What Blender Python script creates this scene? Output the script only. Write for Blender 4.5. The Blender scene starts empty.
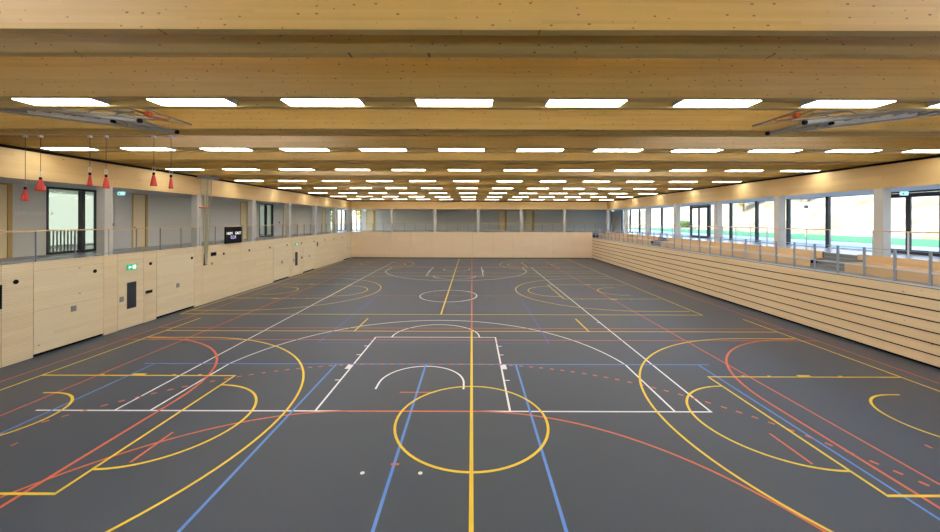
import bpy, bmesh, math, random
from mathutils import Vector, Matrix
R = random.Random(7)
C = bpy.context.scene.collection
SC = bpy.context.scene
PI = math.pi

# ------------------------------------------------------------------ materials
def new_mat(name):
    m = bpy.data.materials.new(name); m.use_nodes = True
    nt = m.node_tree; b = nt.nodes['Principled BSDF']
    return m, nt, b
def N(nt, t, **kw):
    n = nt.nodes.new(t)
    for k, v in kw.items():
        if hasattr(n, k): setattr(n, k, v)
    return n
def math_node(nt, op, a=None, b=None, c=None):
    n = nt.nodes.new('ShaderNodeMath'); n.operation = op
    for i, v in enumerate((a, b, c)):
        if v is None: continue
        if isinstance(v, (int, float)): n.inputs[i].default_value = v
        else: nt.links.new(v, n.inputs[i])
    return n.outputs[0]
def mix_col(nt, fac, a, b, mode='MIX'):
    n = nt.nodes.new('ShaderNodeMix'); n.data_type = 'RGBA'; n.blend_type = mode
    for i, v in ((0, fac), (6, a), (7, b)):
        if isinstance(v, (int, float)): n.inputs[i].default_value = v
        elif isinstance(v, tuple): n.inputs[i].default_value = (*v, 1) if len(v) == 3 else v
        else: nt.links.new(v, n.inputs[i])
    return n.outputs[2]
def simple(name, col, rough=.5, metal=0.0, var=.06, scale=6.0, spec=.5):
    m, nt, b = new_mat(name)
    tc = N(nt, 'ShaderNodeTexCoord'); no = N(nt, 'ShaderNodeTexNoise')
    no.inputs['Scale'].default_value = scale; no.inputs['Detail'].default_value = 4
    nt.links.new(tc.outputs['Object'], no.inputs['Vector'])
    c1 = tuple(max(0, c*(1-var)) for c in col); c2 = tuple(min(1, c*(1+var)) for c in col)
    nt.links.new(mix_col(nt, no.outputs['Fac'], c1, c2), b.inputs['Base Color'])
    b.inputs['Roughness'].default_value = rough; b.inputs['Metallic'].default_value = metal
    b.inputs['Specular IOR Level'].default_value = spec
    return m
def emis(name, col, strength):
    m, nt, b = new_mat(name)
    b.inputs['Base Color'].default_value = (*col, 1)
    b.inputs['Emission Color'].default_value = (*col, 1)
    b.inputs['Emission Strength'].default_value = strength
    return m
def wood(name, ca, cb, knots=.5, lam=.04, axis='X', groove=0.0, gdepth=.35, rough=.5, knot_col=(.13, .055, .02), kscale=3.2, randomise=True):
    """timber: long grain along `axis`, glued lamellas / boards stacked in Z, knots, optional grooves every `groove` m in Z"""
    m, nt, b = new_mat(name); L = nt.links
    tc = N(nt, 'ShaderNodeTexCoord'); sep = N(nt, 'ShaderNodeSeparateXYZ')
    vec = tc.outputs['Object']
    oi = N(nt, 'ShaderNodeObjectInfo')
    if randomise:
        off = N(nt, 'ShaderNodeCombineXYZ')
        L.new(math_node(nt, 'MULTIPLY', oi.outputs['Random'], 91.7), off.inputs[0])
        L.new(math_node(nt, 'MULTIPLY', oi.outputs['Random'], 37.1), off.inputs[1])
        L.new(math_node(nt, 'MULTIPLY', oi.outputs['Random'], 53.3), off.inputs[2])
        va = N(nt, 'ShaderNodeVectorMath'); va.operation = 'ADD'
        L.new(vec, va.inputs[0]); L.new(off.outputs[0], va.inputs[1]); vec2 = va.outputs[0]
    else: vec2 = vec
    L.new(vec2, sep.inputs[0])
    along, across, up = (sep.outputs[0], sep.outputs[1], sep.outputs[2]) if axis == 'X' else ((sep.outputs[1], sep.outputs[0], sep.outputs[2]) if axis == 'Y' else (sep.outputs[2], sep.outputs[1], sep.outputs[0]))
    # lamella id
    lid = math_node(nt, 'FLOOR', math_node(nt, 'DIVIDE', up, lam))
    wn = N(nt, 'ShaderNodeTexWhiteNoise'); wn.noise_dimensions = '2D'
    seg = math_node(nt, 'FLOOR', math_node(nt, 'ADD', math_node(nt, 'DIVIDE', along, 3.3), math_node(nt, 'MULTIPLY', lid, .37)))
    cmb = N(nt, 'ShaderNodeCombineXYZ'); L.new(lid, cmb.inputs[0]); L.new(seg, cmb.inputs[1]); L.new(cmb.outputs[0], wn.inputs['Vector'])
    # grain
    gv = N(nt, 'ShaderNodeCombineXYZ')
    L.new(math_node(nt, 'MULTIPLY', along, .45), gv.inputs[0]); L.new(math_node(nt, 'MULTIPLY', across, 9), gv.inputs[1]); L.new(math_node(nt, 'MULTIPLY', up, 22), gv.inputs[2])
    no = N(nt, 'ShaderNodeTexNoise'); no.inputs['Scale'].default_value = 1.0; no.inputs['Detail'].default_value = 5
    L.new(gv.outputs[0], no.inputs['Vector'])
    f = math_node(nt, 'ADD', math_node(nt, 'MULTIPLY', no.outputs['Fac'], .6), math_node(nt, 'MULTIPLY', wn.outputs['Value'], .4))
    col = mix_col(nt, f, ca, cb)
    if knots > 0:
        kv = N(nt, 'ShaderNodeCombineXYZ')
        L.new(math_node(nt, 'MULTIPLY', along, .8), kv.inputs[0]); L.new(math_node(nt, 'MULTIPLY', up, 1.5), kv.inputs[1])
        vo = N(nt, 'ShaderNodeTexVoronoi'); vo.voronoi_dimensions = '2D'; vo.inputs['Scale'].default_value = kscale
        L.new(kv.outputs[0], vo.inputs['Vector'])
        sc = N(nt, 'ShaderNodeSeparateColor'); L.new(vo.outputs['Color'], sc.inputs[0])
        pres = math_node(nt, 'LESS_THAN', sc.outputs[0], knots)
        rad = math_node(nt, 'MULTIPLY_ADD', sc.outputs[1], .075, .035)
        k = math_node(nt, 'SUBTRACT', 1.0, math_node(nt, 'DIVIDE', vo.outputs['Distance'], rad)); 
        k = math_node(nt, 'MULTIPLY', math_node(nt, 'MINIMUM', math_node(nt, 'MULTIPLY', math_node(nt, 'MAXIMUM', k, 0), 2.5), 1), pres)
        col = mix_col(nt, math_node(nt, 'MULTIPLY', k, .8), col, knot_col)
    if groove > 0:
        fr = math_node(nt, 'FRACT', math_node(nt, 'DIVIDE', up, groove))
        g = math_node(nt, 'LESS_THAN', fr, .16)
        col = mix_col(nt, math_node(nt, 'MULTIPLY', g, gdepth), col, tuple(c*.45 for c in ca))
        bp = N(nt, 'ShaderNodeBump'); bp.inputs['Strength'].default_value = .4; bp.inputs['Distance'].default_value = .01
        L.new(math_node(nt, 'SUBTRACT', 1.0, g), bp.inputs['Height']); L.new(bp.outputs[0], b.inputs['Normal'])
    L.new(col, b.inputs['Base Color'])
    b.inputs['Roughness'].default_value = rough; b.inputs['Specular IOR Level'].default_value = .3
    return m
def thin_glass(name, tint=(1, 1, 1), gloss=.08, rough=.02):
    m = bpy.data.materials.new(name); m.use_nodes = True; nt = m.node_tree; nt.nodes.clear()
    o = N(nt, 'ShaderNodeOutputMaterial'); t = N(nt, 'ShaderNodeBsdfTransparent'); g = N(nt, 'ShaderNodeBsdfGlossy')
    t.inputs[0].default_value = (*tint, 1); g.inputs['Roughness'].default_value = rough
    mx = N(nt, 'ShaderNodeMixShader'); lw = N(nt, 'ShaderNodeLayerWeight'); lw.inputs[0].default_value = .25
    f = math_node(nt, 'MULTIPLY_ADD', lw.outputs['Fresnel'], gloss, gloss*.2)
    nt.links.new(f, mx.inputs[0]); nt.links.new(t.outputs[0], mx.inputs[1]); nt.links.new(g.outputs[0], mx.inputs[2])
    nt.links.new(mx.outputs[0], o.inputs[0])
    return m
def milky(name, col, dens=.5):
    m = bpy.data.materials.new(name); m.use_nodes = True; nt = m.node_tree; nt.nodes.clear()
    o = N(nt, 'ShaderNodeOutputMaterial'); t = N(nt, 'ShaderNodeBsdfTranslucent'); g = N(nt, 'ShaderNodeBsdfTransparent')
    t.inputs[0].default_value = (*col, 1)
    mx = N(nt, 'ShaderNodeMixShader'); mx.inputs[0].default_value = 1-dens
    nt.links.new(t.outputs[0], mx.inputs[1]); nt.links.new(g.outputs[0], mx.inputs[2]); nt.links.new(mx.outputs[0], o.inputs[0])
    return m

M = {}
M['beam'] = wood('glulam', (.55, .375, .11), (.69, .515, .20), knots=.55, lam=.045, kscale=5.0)
M['panel'] = wood('spruce_panel', (.74, .60, .38), (.86, .73, .49), knots=.05, lam=.16, axis='Y', groove=.08, gdepth=.30, kscale=2.0, knot_col=(.35, .2, .08))
M['door_panel'] = wood('spruce_door_panel', (.76, .63, .41), (.87, .76, .53), knots=.04, lam=.16, axis='Y', groove=.08, gdepth=.22, kscale=2.0, knot_col=(.35, .2, .08))
M['far_panel'] = wood('far_panel', (.74, .57, .38), (.81, .64, .45), knots=0, lam=.62, axis='X', rough=.45)
M['fascia'] = wood('fascia_board', (.60, .40, .17), (.74, .53, .25), knots=.04, lam=.2, axis='Y', rough=.5)
M['fascia_x'] = wood('fascia_board_far', (.60, .40, .17), (.74, .53, .25), knots=.04, lam=.2, axis='X', rough=.5)
M['board'] = wood('bleacher_board', (.74, .54, .30), (.86, .68, .42), knots=.05, lam=.11, axis='Y', rough=.5, kscale=2.4, knot_col=(.36, .2, .09))
M['riser'] = wood('riser_board', (.60, .41, .22), (.72, .52, .30), knots=.04, lam=.15, axis='Y', rough=.5)
M['rail_wood'] = wood('rail_wood', (.66, .47, .25), (.76, .56, .32), knots=0, lam=.5, axis='Y')
M['door_wood'] = wood('door_veneer', (.84, .70, .43), (.88, .76, .50), knots=0, lam=3, axis='Z')
M['door_frame'] = simple('door_frame_wood', (.55, .38, .14), .5)
M['infill'] = wood('infill_board', (.56, .40, .15), (.68, .50, .22), knots=0, lam=.3)
M['deck'] = wood('roof_deck', (.72, .68, .58), (.80, .77, .68), knots=0, lam=.6)  # deck is out of view, colour whitened to bounce light onto the beams
M['grey_wall'] = simple('grey_plaster', (.70, .70, .665), .8, var=.03, scale=2)
M['white'] = simple('white_paint', (.75, .75, .74), .6, var=.02)
M['column'] = simple('column_concrete', (.60, .59, .56), .65, var=.05, scale=3)
M['soffit'] = simple('soffit_white', (.66, .67, .69), .7, var=.02)
M['gal_floor'] = simple('gallery_linoleum', (.20, .205, .215), .28, var=.06, scale=2)
M['gal_floor_r'] = simple('gallery_linoleum_daylit', (.42, .44, .47), .25, var=.05, scale=2)  # paler copy of the linoleum, window brightness put into the colour
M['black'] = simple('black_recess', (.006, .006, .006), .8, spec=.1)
M['anthracite'] = simple('anthracite_metal', (.025, .03, .04), .4, var=.1)
M['steel'] = simple('brushed_steel', (.42, .44, .48), .38, metal=.7, var=.05)
M['post'] = simple('post_steel', (.33, .36, .42), .45, metal=.3)
M['light_steel'] = simple('light_steel', (.62, .64, .68), .4, metal=.2)
M['galv'] = simple('galvanised_tube', (.36, .37, .38), .4, metal=.6, var=.15, scale=20)
M['white_tube'] = simple('white_tube', (.72, .72, .70), .4)
M['lamp_body'] = simple('lamp_housing', (.52, .52, .51), .5)
M['plate'] = simple('metal_plate', (.30, .30, .29), .4, metal=.6)
M['red'] = simple('red_plastic', (.60, .035, .018), .45, var=.08)
M['rope'] = simple('hemp_rope', (.50, .46, .34), .85, var=.2, scale=30)
M['cord'] = simple('dark_cord', (.07, .05, .03), .8)
M['orange'] = simple('orange_tape', (.75, .22, .05), .6)
M['hoop'] = simple('hoop_red', (.55, .10, .04), .5)
M['screen'] = simple('scoreboard_black', (.007, .007, .009), .5, spec=.15)
M['glass'] = thin_glass('window_glass', (.96, .985, .99), .12)
M['rail_glass'] = thin_glass('rail_glass', (.985, .99, .99), .05)
M['door_glass'] = thin_glass('door_glass', (.93, .98, .95), .10)
M['dark_glass'] = simple('dark_glass', (.006, .006, .007), .3, var=.2, spec=.15)
M['sky_pane'] = milky('skylight_milky', (.74, .74, .98), .90)
M['frost'] = milky('frosted_pane', (.36, .375, .35), 1.0)
M['lamp'] = emis('lamp_diffuser', (1.0, 1.0, .955), 13.0)
M['beam_fill'] = emis('beam_fill_glow', (1.0, 1.0, .955), 56.0)  # glow added on the lamp tops to brighten deck and beams
M['sign_green'] = emis('sign_green', (.03, .36, .2), .5)
M['sign_white'] = emis('sign_white', (.65, .95, .8), .9)
M['sign_teal'] = emis('sign_teal', (.45, .80, .85), .8)
M['digit_white'] = emis('digit_white', (.9, .95, .9), .7)
M['digit_violet'] = emis('digit_violet', (.62, .50, .95), .7)
M['letter'] = simple('letter_white', (.92, .92, .90), .4)
M['cable_grey'] = simple('cable_grey', (.3, .3, .3), .6)
M['lawn'] = simple('lawn_green', (.05, .22, .09), .9, var=.25, scale=1.5)
M['paving'] = simple('pale_paving', (.62, .64, .66), .7, var=.05)
M['earth'] = simple('outer_ground', (.42, .38, .26), .9, var=.2, scale=.6)
M['leaf_green'] = simple('leaf_green', (.10, .20, .05), .8, var=.4)
M['leaf_yellow'] = simple('leaf_yellow', (.62, .50, .12), .8, var=.3)
M['leaf_rust'] = simple('leaf_rust', (.46, .36, .20), .8, var=.3)
M['bark'] = simple('bark', (.13, .09, .06), .9, var=.3, scale=10)
M['l_white'] = simple('line_white', (.80, .80, .80), .5, var=.03)
M['l_yellow'] = simple('line_yellow', (.80, .55, .012), .5, var=.05)
M['l_orange'] = simple('line_orange', (.72, .30, .04), .5, var=.05)
M['l_red'] = simple('line_red', (.60, .115, .04), .5, var=.05)
M['l_blue'] = simple('line_blue', (.075, .22, .62), .5, var=.05)
M['l_dblue'] = simple('line_dark_blue', (.045, .085, .30), .5, var=.05)

def floor_mat():
    m, nt, b = new_mat('sports_floor'); L = nt.links
    tc = N(nt, 'ShaderNodeTexCoord'); n1 = N(nt, 'ShaderNodeTexNoise'); n1.inputs['Scale'].default_value = .35; n1.inputs['Detail'].default_value = 3
    n2 = N(nt, 'ShaderNodeTexNoise'); n2.inputs['Scale'].default_value = 40; n2.inputs['Detail'].default_value = 2
    L.new(tc.outputs['Object'], n1.inputs['Vector']); L.new(tc.outputs['Object'], n2.inputs['Vector'])
    c = mix_col(nt, n1.outputs['Fac'], (.040, .052, .072), (.047, .060, .083))
    c = mix_col(nt, math_node(nt, 'MULTIPLY', n2.outputs['Fac'], .15), c, (.12, .12, .12))
    L.new(c, b.inputs['Base Color'])
    b.inputs['Roughness'].default_value = .38; b.inputs['Specular IOR Level'].default_value = .2
    return m
M['floor'] = floor_mat()
def hill_mat():
    m, nt, b = new_mat('dry_hillside'); L = nt.links
    tc = N(nt, 'ShaderNodeTexCoord'); n1 = N(nt, 'ShaderNodeTexNoise'); n1.inputs['Scale'].default_value = .5; n1.inputs['Detail'].default_value = 8
    L.new(tc.outputs['Object'], n1.inputs['Vector'])
    r = N(nt, 'ShaderNodeValToRGB'); r.color_ramp.elements[0].position = .35; r.color_ramp.elements[1].position = .62
    r.color_ramp.elements[0].color = (.17, .15, .09, 1); r.color_ramp.elements[1].color = (.38, .335, .25, 1)
    L.new(n1.outputs['Fac'], r.inputs[0]); L.new(r.outputs[0], b.inputs['Base Color']); b.inputs['Roughness'].default_value = .95
    return m
M['hill'] = hill_mat()

# ------------------------------------------------------------------ builders
class MB:
    def __init__(s): s.bm = bmesh.new()
    def box(s, x0, x1, y0, y1, z0, z1):
        v = [s.bm.verts.new(p) for p in ((x0,y0,z0),(x1,y0,z0),(x1,y1,z0),(x0,y1,z0),(x0,y0,z1),(x1,y0,z1),(x1,y1,z1),(x0,y1,z1))]
        for f in ((3,2,1,0),(4,5,6,7),(0,1,5,4),(1,2,6,5),(2,3,7,6),(3,0,4,7)): s.bm.faces.new([v[i] for i in f])
        return s
    def bar(s, a, b, w, h=None):
        a = Vector(a); b = Vector(b); h = h or w; d = (b-a).normalized()
        u = d.cross(Vector((0,0,1)));  u = Vector((1,0,0)) if u.length < 1e-4 else u.normalized()
        n = u.cross(d).normalized(); vs = []
        for p in (a, b):
            for i, j in ((-1,-1),(1,-1),(1,1),(-1,1)): vs.append(s.bm.verts.new(p+u*(i*w/2)+n*(j*h/2)))
        for f in ((3,2,1,0),(4,5,6,7),(0,1,5,4),(1,2,6,5),(2,3,7,6),(3,0,4,7)): s.bm.faces.new([vs[i] for i in f])
        return s
    def tube(s, a, b, r, r2=None, n=12, cap=True):
        a = Vector(a); b = Vector(b); d = (b-a).normalized(); r2 = r if r2 is None else r2
        u = d.cross(Vector((0,0,1)));  u = Vector((1,0,0)) if u.length < 1e-4 else u.normalized()
        w = u.cross(d).normalized()
        A = [s.bm.verts.new(a+(u*math.cos(t)+w*math.sin(t))*r) for t in [2*PI*i/n for i in range(n)]]
        B = [s.bm.verts.new(b+(u*math.cos(t)+w*math.sin(t))*r2) for t in [2*PI*i/n for i in range(n)]]
        for i in range(n): s.bm.faces.new((A[i], A[(i+1)%n], B[(i+1)%n], B[i]))
        if cap: s.bm.faces.new(A[::-1]); s.bm.faces.new(B)
        return s
    def path(s, pts, r, n=8):
        for p, q in zip(pts[:-1], pts[1:]): s.tube(p, q, r, n=n)
        return s
    def lathe(s, prof, n=20, sx=1, sy=1, rot=0, loc=(0,0,0)):
        rings = []
        for r, z in prof:
            ring = []
            for i in range(n):
                t = 2*PI*i/n; x, y = r*math.cos(t)*sx, r*math.sin(t)*sy
                ring.append(s.bm.verts.new((loc[0]+x*math.cos(rot)-y*math.sin(rot), loc[1]+x*math.sin(rot)+y*math.cos(rot), loc[2]+z)))
            rings.append(ring)
        for A, B in zip(rings[:-1], rings[1:]):
            for i in range(n): s.bm.faces.new((A[i], A[(i+1)%n], B[(i+1)%n], B[i]))
        s.bm.faces.new(rings[0][::-1]); s.bm.faces.new(rings[-1])
        return s
    def strip(s, pts, w, z):
        """flat painted ribbon along a polyline on the floor"""
        n = len(pts); prev = None
        for i, p in enumerate(pts):
            a = Vector(pts[max(0, i-1)]); b = Vector(pts[min(n-1, i+1)]); d = (b-a).normalized(); nn = Vector((-d.y, d.x))
            p = Vector(p); cur = (s.bm.verts.new((p.x+nn.x*w/2, p.y+nn.y*w/2, z)), s.bm.verts.new((p.x-nn.x*w/2, p.y-nn.y*w/2, z)))
            if prev: s.bm.faces.new((prev[0], prev[1], cur[1], cur[0]))
            prev = cur
        return s
    def seg(s, x0, y0, x1, y1, w, z): return s.strip([(x0,y0),(x1,y1)], w, z)
    def arc(s, cx, cy, r, a0, a1, w, z, n=48): return s.strip([(cx+r*math.cos(math.radians(a0+(a1-a0)*i/n)), cy+r*math.sin(math.radians(a0+(a1-a0)*i/n))) for i in range(n+1)], w, z)
    def dashed(s, pts, on, off, w, z):
        # polyline resampled into dashes
        acc = 0; out = []; cur = []
        for p, q in zip(pts[:-1], pts[1:]):
            p = Vector(p); q = Vector(q); l = (q-p).length; k = max(1, int(l/.03))
            for i in range(k):
                a = p+(q-p)*(i/k); t = (acc+l*i/k) % (on+off)
                if t < on: cur.append((a.x, a.y))
                elif cur:
                    out.append(cur); cur = []
            acc += l
        if cur: out.append(cur)
        for c in out:
            if len(c) > 1: s.strip([c[0], c[-1]], w, z)
        return s
    def build(s, name, mat, parent=None, loc=None, bevel=0, smooth=False, normals=True):
        if normals: bmesh.ops.recalc_face_normals(s.bm, faces=s.bm.faces)
        if loc is not None:
            bmesh.ops.translate(s.bm, verts=s.bm.verts, vec=-Vector(loc))
        me = bpy.data.meshes.new(name); s.bm.to_mesh(me); s.bm.free()
        me.materials.append(mat)
        if smooth:
            for p in me.polygons: p.use_smooth = True
        o = bpy.data.objects.new(name, me); C.objects.link(o)
        if loc is not None: o.location = loc
        if parent is not None:
            o.parent = parent
            if loc is not None: o.location = Vector(loc)-Vector(parent.location)
            else: o.location = -Vector(parent.location)
        if bevel:
            md = o.modifiers.new('bevel', 'BEVEL'); md.width = bevel; md.segments = 2; md.limit_method = 'ANGLE'
        return o
def empty(name, loc):
    o = bpy.data.objects.new(name, None); C.objects.link(o); o.location = loc; o.empty_display_size = .2
    return o
def tag(o, label=None, cat=None, group=None, kind=None):
    if label: o['label'] = label
    if cat: o['category'] = cat
    if group: o['group'] = group
    if kind: o['kind'] = kind
    return o
def struct(o, label=None, cat=None): return tag(o, label, cat if label else None, None, 'structure')
def text(body, size, name, mat, parent, loc, rot, extrude=.004, align='LEFT'):
    cu = bpy.data.curves.new(name, 'FONT'); cu.body = body; cu.size = size; cu.extrude = extrude; cu.align_x = align; cu.align_y = 'CENTER'
    t = bpy.data.objects.new(name, cu); C.objects.link(t)
    dg = bpy.context.evaluated_depsgraph_get(); me = bpy.data.meshes.new_from_object(t.evaluated_get(dg))
    bpy.data.objects.remove(t); me.name = name
    me.materials.clear(); me.materials.append(mat)
    o = bpy.data.objects.new(name, me); C.objects.link(o); o.rotation_euler = rot
    o.location = Vector(loc)-(Vector(parent.location) if parent else Vector((0,0,0)))
    o.parent = parent
    return o
def copy_tree(o, parent=None):
    c = o.copy(); C.objects.link(c)
    if parent is not None: c.parent = parent
    for ch in list(o.children): copy_tree(ch, c)
    return c
ORD = ['first', 'second', 'third', 'fourth', 'fifth', 'sixth', 'seventh', 'eighth', 'ninth', 'tenth', 'eleventh', 'twelfth', 'thirteenth', 'fourteenth', 'fifteenth', 'sixteenth', 'seventeenth', 'eighteenth']

# ------------------------------------------------------------------ dimensions
XL, XR = -15.2, 15.1          # playing hall side faces
XC = 17.0                     # right fascia / column face
XLB, XRW = -17.8, 19.85       # left gallery back wall, right window plane
YF, YB = 46.0, 52.0           # far lower wall, far gallery back wall
YN = -6.0
ZG, ZS, ZT, ZB = 3.31, 6.17, 7.13, 7.23   # gallery floor, soffit, fascia top, beam underside
BAY = 46/9.0
TH = 46/3.0
BH = 1.55      # roof deck above the beam undersides
HB = .92       # beam depth

# ------------------------------------------------------------------ floor and its markings
fl = MB().box(XL-.4, XR+1.0, -.3, YF+.3, -.3, 0).build('floor', M['floor'])
struct(fl, 'dark grey sports floor covered in coloured court lines', 'floor')
def line_obj(name, mb, mat, label):
    o = mb.build(name, mat, fl, normals=False); o['label'] = label; return o
W = .055
# main white basketball court
bx = -1.48; z = .002; mb = MB()
mb.seg(-10.95, 9.2, bx+7.53, 9.2, W, z); mb.seg(bx-7.53, 37.25, bx+7.53, 37.25, W, z)
for s in (-1, 1): mb.seg(bx+s*7.5, 9.2, bx+s*7.5, 37.25, W, z)
for yb, d in ((9.2, 1), (37.25, -1)):
    for s in (-1, 1):
        mb.seg(bx+s*2.45, yb, bx+s*2.45, yb+d*5.82, W, z)
        for off in (1.78, 3.85, 4.75): mb.seg(bx+s*2.47, yb+d*off, bx+s*2.62, yb+d*off, .05, z)
        mb.box(bx+s*2.45-(0 if s > 0 else .17), bx+s*2.45+(.17 if s > 0 else 0), min(yb+d*2.6, yb+d*3.0), max(yb+d*2.6, yb+d*3.0), z-.0005, z)
    mb.seg(bx-2.475, yb+d*5.8, bx+2.475, yb+d*5.8, W, z)
    mb.arc(bx, yb+d*5.8, 1.8, 0, d*180, W, z)
    mb.strip([(bx+1.25, yb+d*1.2)]+[(bx+1.25*math.cos(PI*i/32), yb+d*(1.575+1.25*math.sin(PI*i/32))) for i in range(33)]+[(bx-1.25, yb+d*1.2)], W, z)
    a = math.acos(6.6/6.75)
    mb.strip([(bx+6.6, yb)]+[(bx+6.75*math.cos(a+(PI-2*a)*i/64), yb+d*(1.575+6.75*math.sin(a+(PI-2*a)*i/64))) for i in range(65)]+[(bx-6.6, yb)], W, z)
mb.arc(bx, 23.25, 1.8, 0, 360, W, z, 64)
for s, yy in ((1, 17.2), (1, 27.3)): mb.seg(bx+s*7.5, yy, bx+s*7.35, yy, .05, z)
line_obj('basketball_court_marking', mb, M['l_white'], 'white lines of the long basketball court')
# floor socket covers
for (sx, sy) in ((-2.07, 6.95), (-.97, 6.95)):
    o = MB().tube((sx, sy, 0), (sx, sy, .0035), .042, n=16).build('floor_socket', M['l_white'], fl); o['label'] = 'small white floor socket cover'
for sx in (-3.0, 4.55):
    o = MB().tube((sx, 9.12, 0), (sx, 9.12, .0035), .05, n=16).build('floor_socket', M['anthracite'], fl); o['label'] = 'small dark floor socket cover'
# yellow cross-court basketball (three courts)
def cross_court(xc, yc, half_w, hx=13.2, y3=None, first=False):
    mb = MB(); z = .005; w = .06
    y3 = y3 or 6.2
    for s in (-1, 1):
        bxn = xc+s*hx; bk = xc+s*10.9
        # key
        mb.strip([(bxn, yc-2.43), (xc+s*7.28, yc-2.43)], w, z); mb.strip([(xc+s*7.28, yc-2.46), (xc+s*7.28, yc+2.46)], w, z); mb.strip([(bxn, yc+2.43), (xc+s*7.28, yc+2.43)], w, z)
        mb.strip([(xc+s*(7.28-1.8*math.sin(PI*i/40)), yc+1.8*math.cos(PI*i/40)) for i in range(41)], w, z)
        # no-charge arc
        rx = xc+s*11.55
        mb.strip([(rx+s*.3, yc+1.3)]+[(rx-s*1.3*math.sin(PI*i/32), yc+1.3*math.cos(PI*i/32)) for i in range(33)]+[(rx+s*.3, yc-1.3)], w, z)
        # three point
        mb.strip([(bxn, yc+y3)]+[(bk-s*6.25*math.sin(PI*i/64), yc+y3*math.cos(PI*i/64)) for i in range(65)]+[(bxn, yc-y3)], w, z)
        for yy, d in ((yc+2.43, 1), (yc-2.43, -1)):
            mb.box(xc+s*10.3-.2, xc+s*10.3+.2, min(yy, yy+d*.14), max(yy, yy+d*.14), z-.0005, z)
            for xx in (11.4, 9.2, 8.4): mb.box(xc+s*xx-.05, xc+s*xx+.05, min(yy, yy+d*.09), max(yy, yy+d*.09), z-.0005, z)
    return mb
c1 = cross_court(0, 8.83, 7.0, y3=6.08)
c1.arc(0, 8.77, 1.8, 0, 360, .06, .005, 64); c1.seg(0, .2, 0, 15.95, .075, .005)
for s in (-1, 1):
    c1.seg(s*13.22, .3, s*13.22, 17.85, .06, .005); c1.seg(s*5.06, 15.8, s*5.06, 17.85, .06, .005)
c1.seg(-13.25, 15.8, 13.25, 15.8, .06, .005)
line_obj('basketball_court_marking', c1, M['l_yellow'], 'yellow lines of the nearest cross court')
c2 = cross_court(-1.65, 24.8, 6.3, y3=5.45)
c2.seg(-1.57, 18.6, -1.57, 45.6, .07, .005); c2.seg(-14.85, 18.6, 11.75, 18.6, .06, .005); c2.seg(-14.85, 31.3, 11.75, 31.3, .06, .005)
c2.seg(11.72, 18.6, 11.72, 45.6, .06, .005); c2.seg(-14.82, 18.6, -14.82, 45.6, .06, .005)
line_obj('basketball_court_marking', c2, M['l_yellow'], 'yellow lines of the middle cross court')
c3 = cross_court(-1.65, 39.4, 6.3, y3=5.2)
c3.seg(-14.85, 33.2, 11.75, 33.2, .06, .005); c3.seg(-14.85, 45.2, 11.75, 45.2, .06, .005)
line_obj('basketball_court_marking', c3, M['l_yellow'], 'yellow lines of the farthest cross court')
# blue volleyball near
mb = MB(); z = .003
mb.strip([(-10.55, 3.2), (-10.55, 12.22)], W, z); mb.strip([(7.55, 3.2), (7.55, 12.22)], W, z)
mb.seg(-10.9, 12.2, 7.9, 12.2, W, z); mb.seg(-10.55, 3.2, 7.55, 3.2, W, z)
for x in (-4.5, -1.52, 1.47): mb.seg(x, 3.2, x, 12.2, W+.005, z)
line_obj('volleyball_court_marking', mb, M['l_blue'], 'light blue lines of the near volleyball court')
mb = MB(); z = .0025
for x in (-6.0, 3.02): mb.seg(x, 14.3, x, 32.2, .07, z)
for y in (14.3, 20.25, 26.25, 32.2): mb.seg(-6.0, y, 3.02, y, .05, z)
for x in (-6, 3): mb.seg(x, 36, x, 45, .05, z)
line_obj('volleyball_court_marking', mb, M['l_dblue'], 'dark blue lines of the long volleyball court')
# red handball
mb = MB(); z = .004
for x in (-11.5, 8.55): mb.seg(x, 3.2, x, 43.2, W, z)
for x in (-13.9, 13.85): mb.seg(x, .3, x, 45.4, .05, z)
for y in (14.65, 16.25): mb.seg(-13.9, y, 13.85, y, .05, z)
mb.seg(0, 15.95, 0, 45.4, W, z); mb.seg(-11.5, 23.2, 8.55, 23.2, .04, z)
for yb, d in ((3.2, 1), (43.2, -1)):
    q = lambda r: [(0+r*math.cos(PI/2*i/40), yb+d*r*math.sin(PI/2*i/40)) for i in range(41)] + [(-3+r*math.cos(PI/2+PI/2*i/40), yb+d*r*math.sin(PI/2+PI/2*i/40)) for i in range(41)]
    mb.strip(q(6.0), W, z)
    pts = [p for p in q(9.0) if -11.5 <= p[0] <= 8.55]
    mb.dashed(pts, .16, .17, .07, z)
    mb.seg(-2.0, yb+d*7.0, -1.0, yb+d*7.0, W, z); mb.seg(-1.58, yb+d*4.0, -1.42, yb+d*4.0, W, z)
line_obj('handball_court_marking', mb, M['l_red'], 'red lines of the long handball court')
mb = MB(); z = .0045
for yc in (7.75, ):
    for s in (-1, 1):
        pts = [(s*13.05-s*5.2*math.sin(PI/2*i/32), yc+1.9+5.2*math.cos(PI/2*i/32)) for i in range(33)] + [(s*13.05-s*5.2*math.cos(PI/2*i/32), yc-1.9-5.2*math.sin(PI/2*i/32)) for i in range(33)]
        mb.strip(pts, .07, z)
        mb.seg(s*6.74, yc-.52, s*6.74, yc+.52, W, z); mb.seg(s*9.75, yc, s*9.75, yc+.12, W, z)
line_obj('handball_court_marking', mb, M['l_red'], 'red lines of the near cross handball court')

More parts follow.
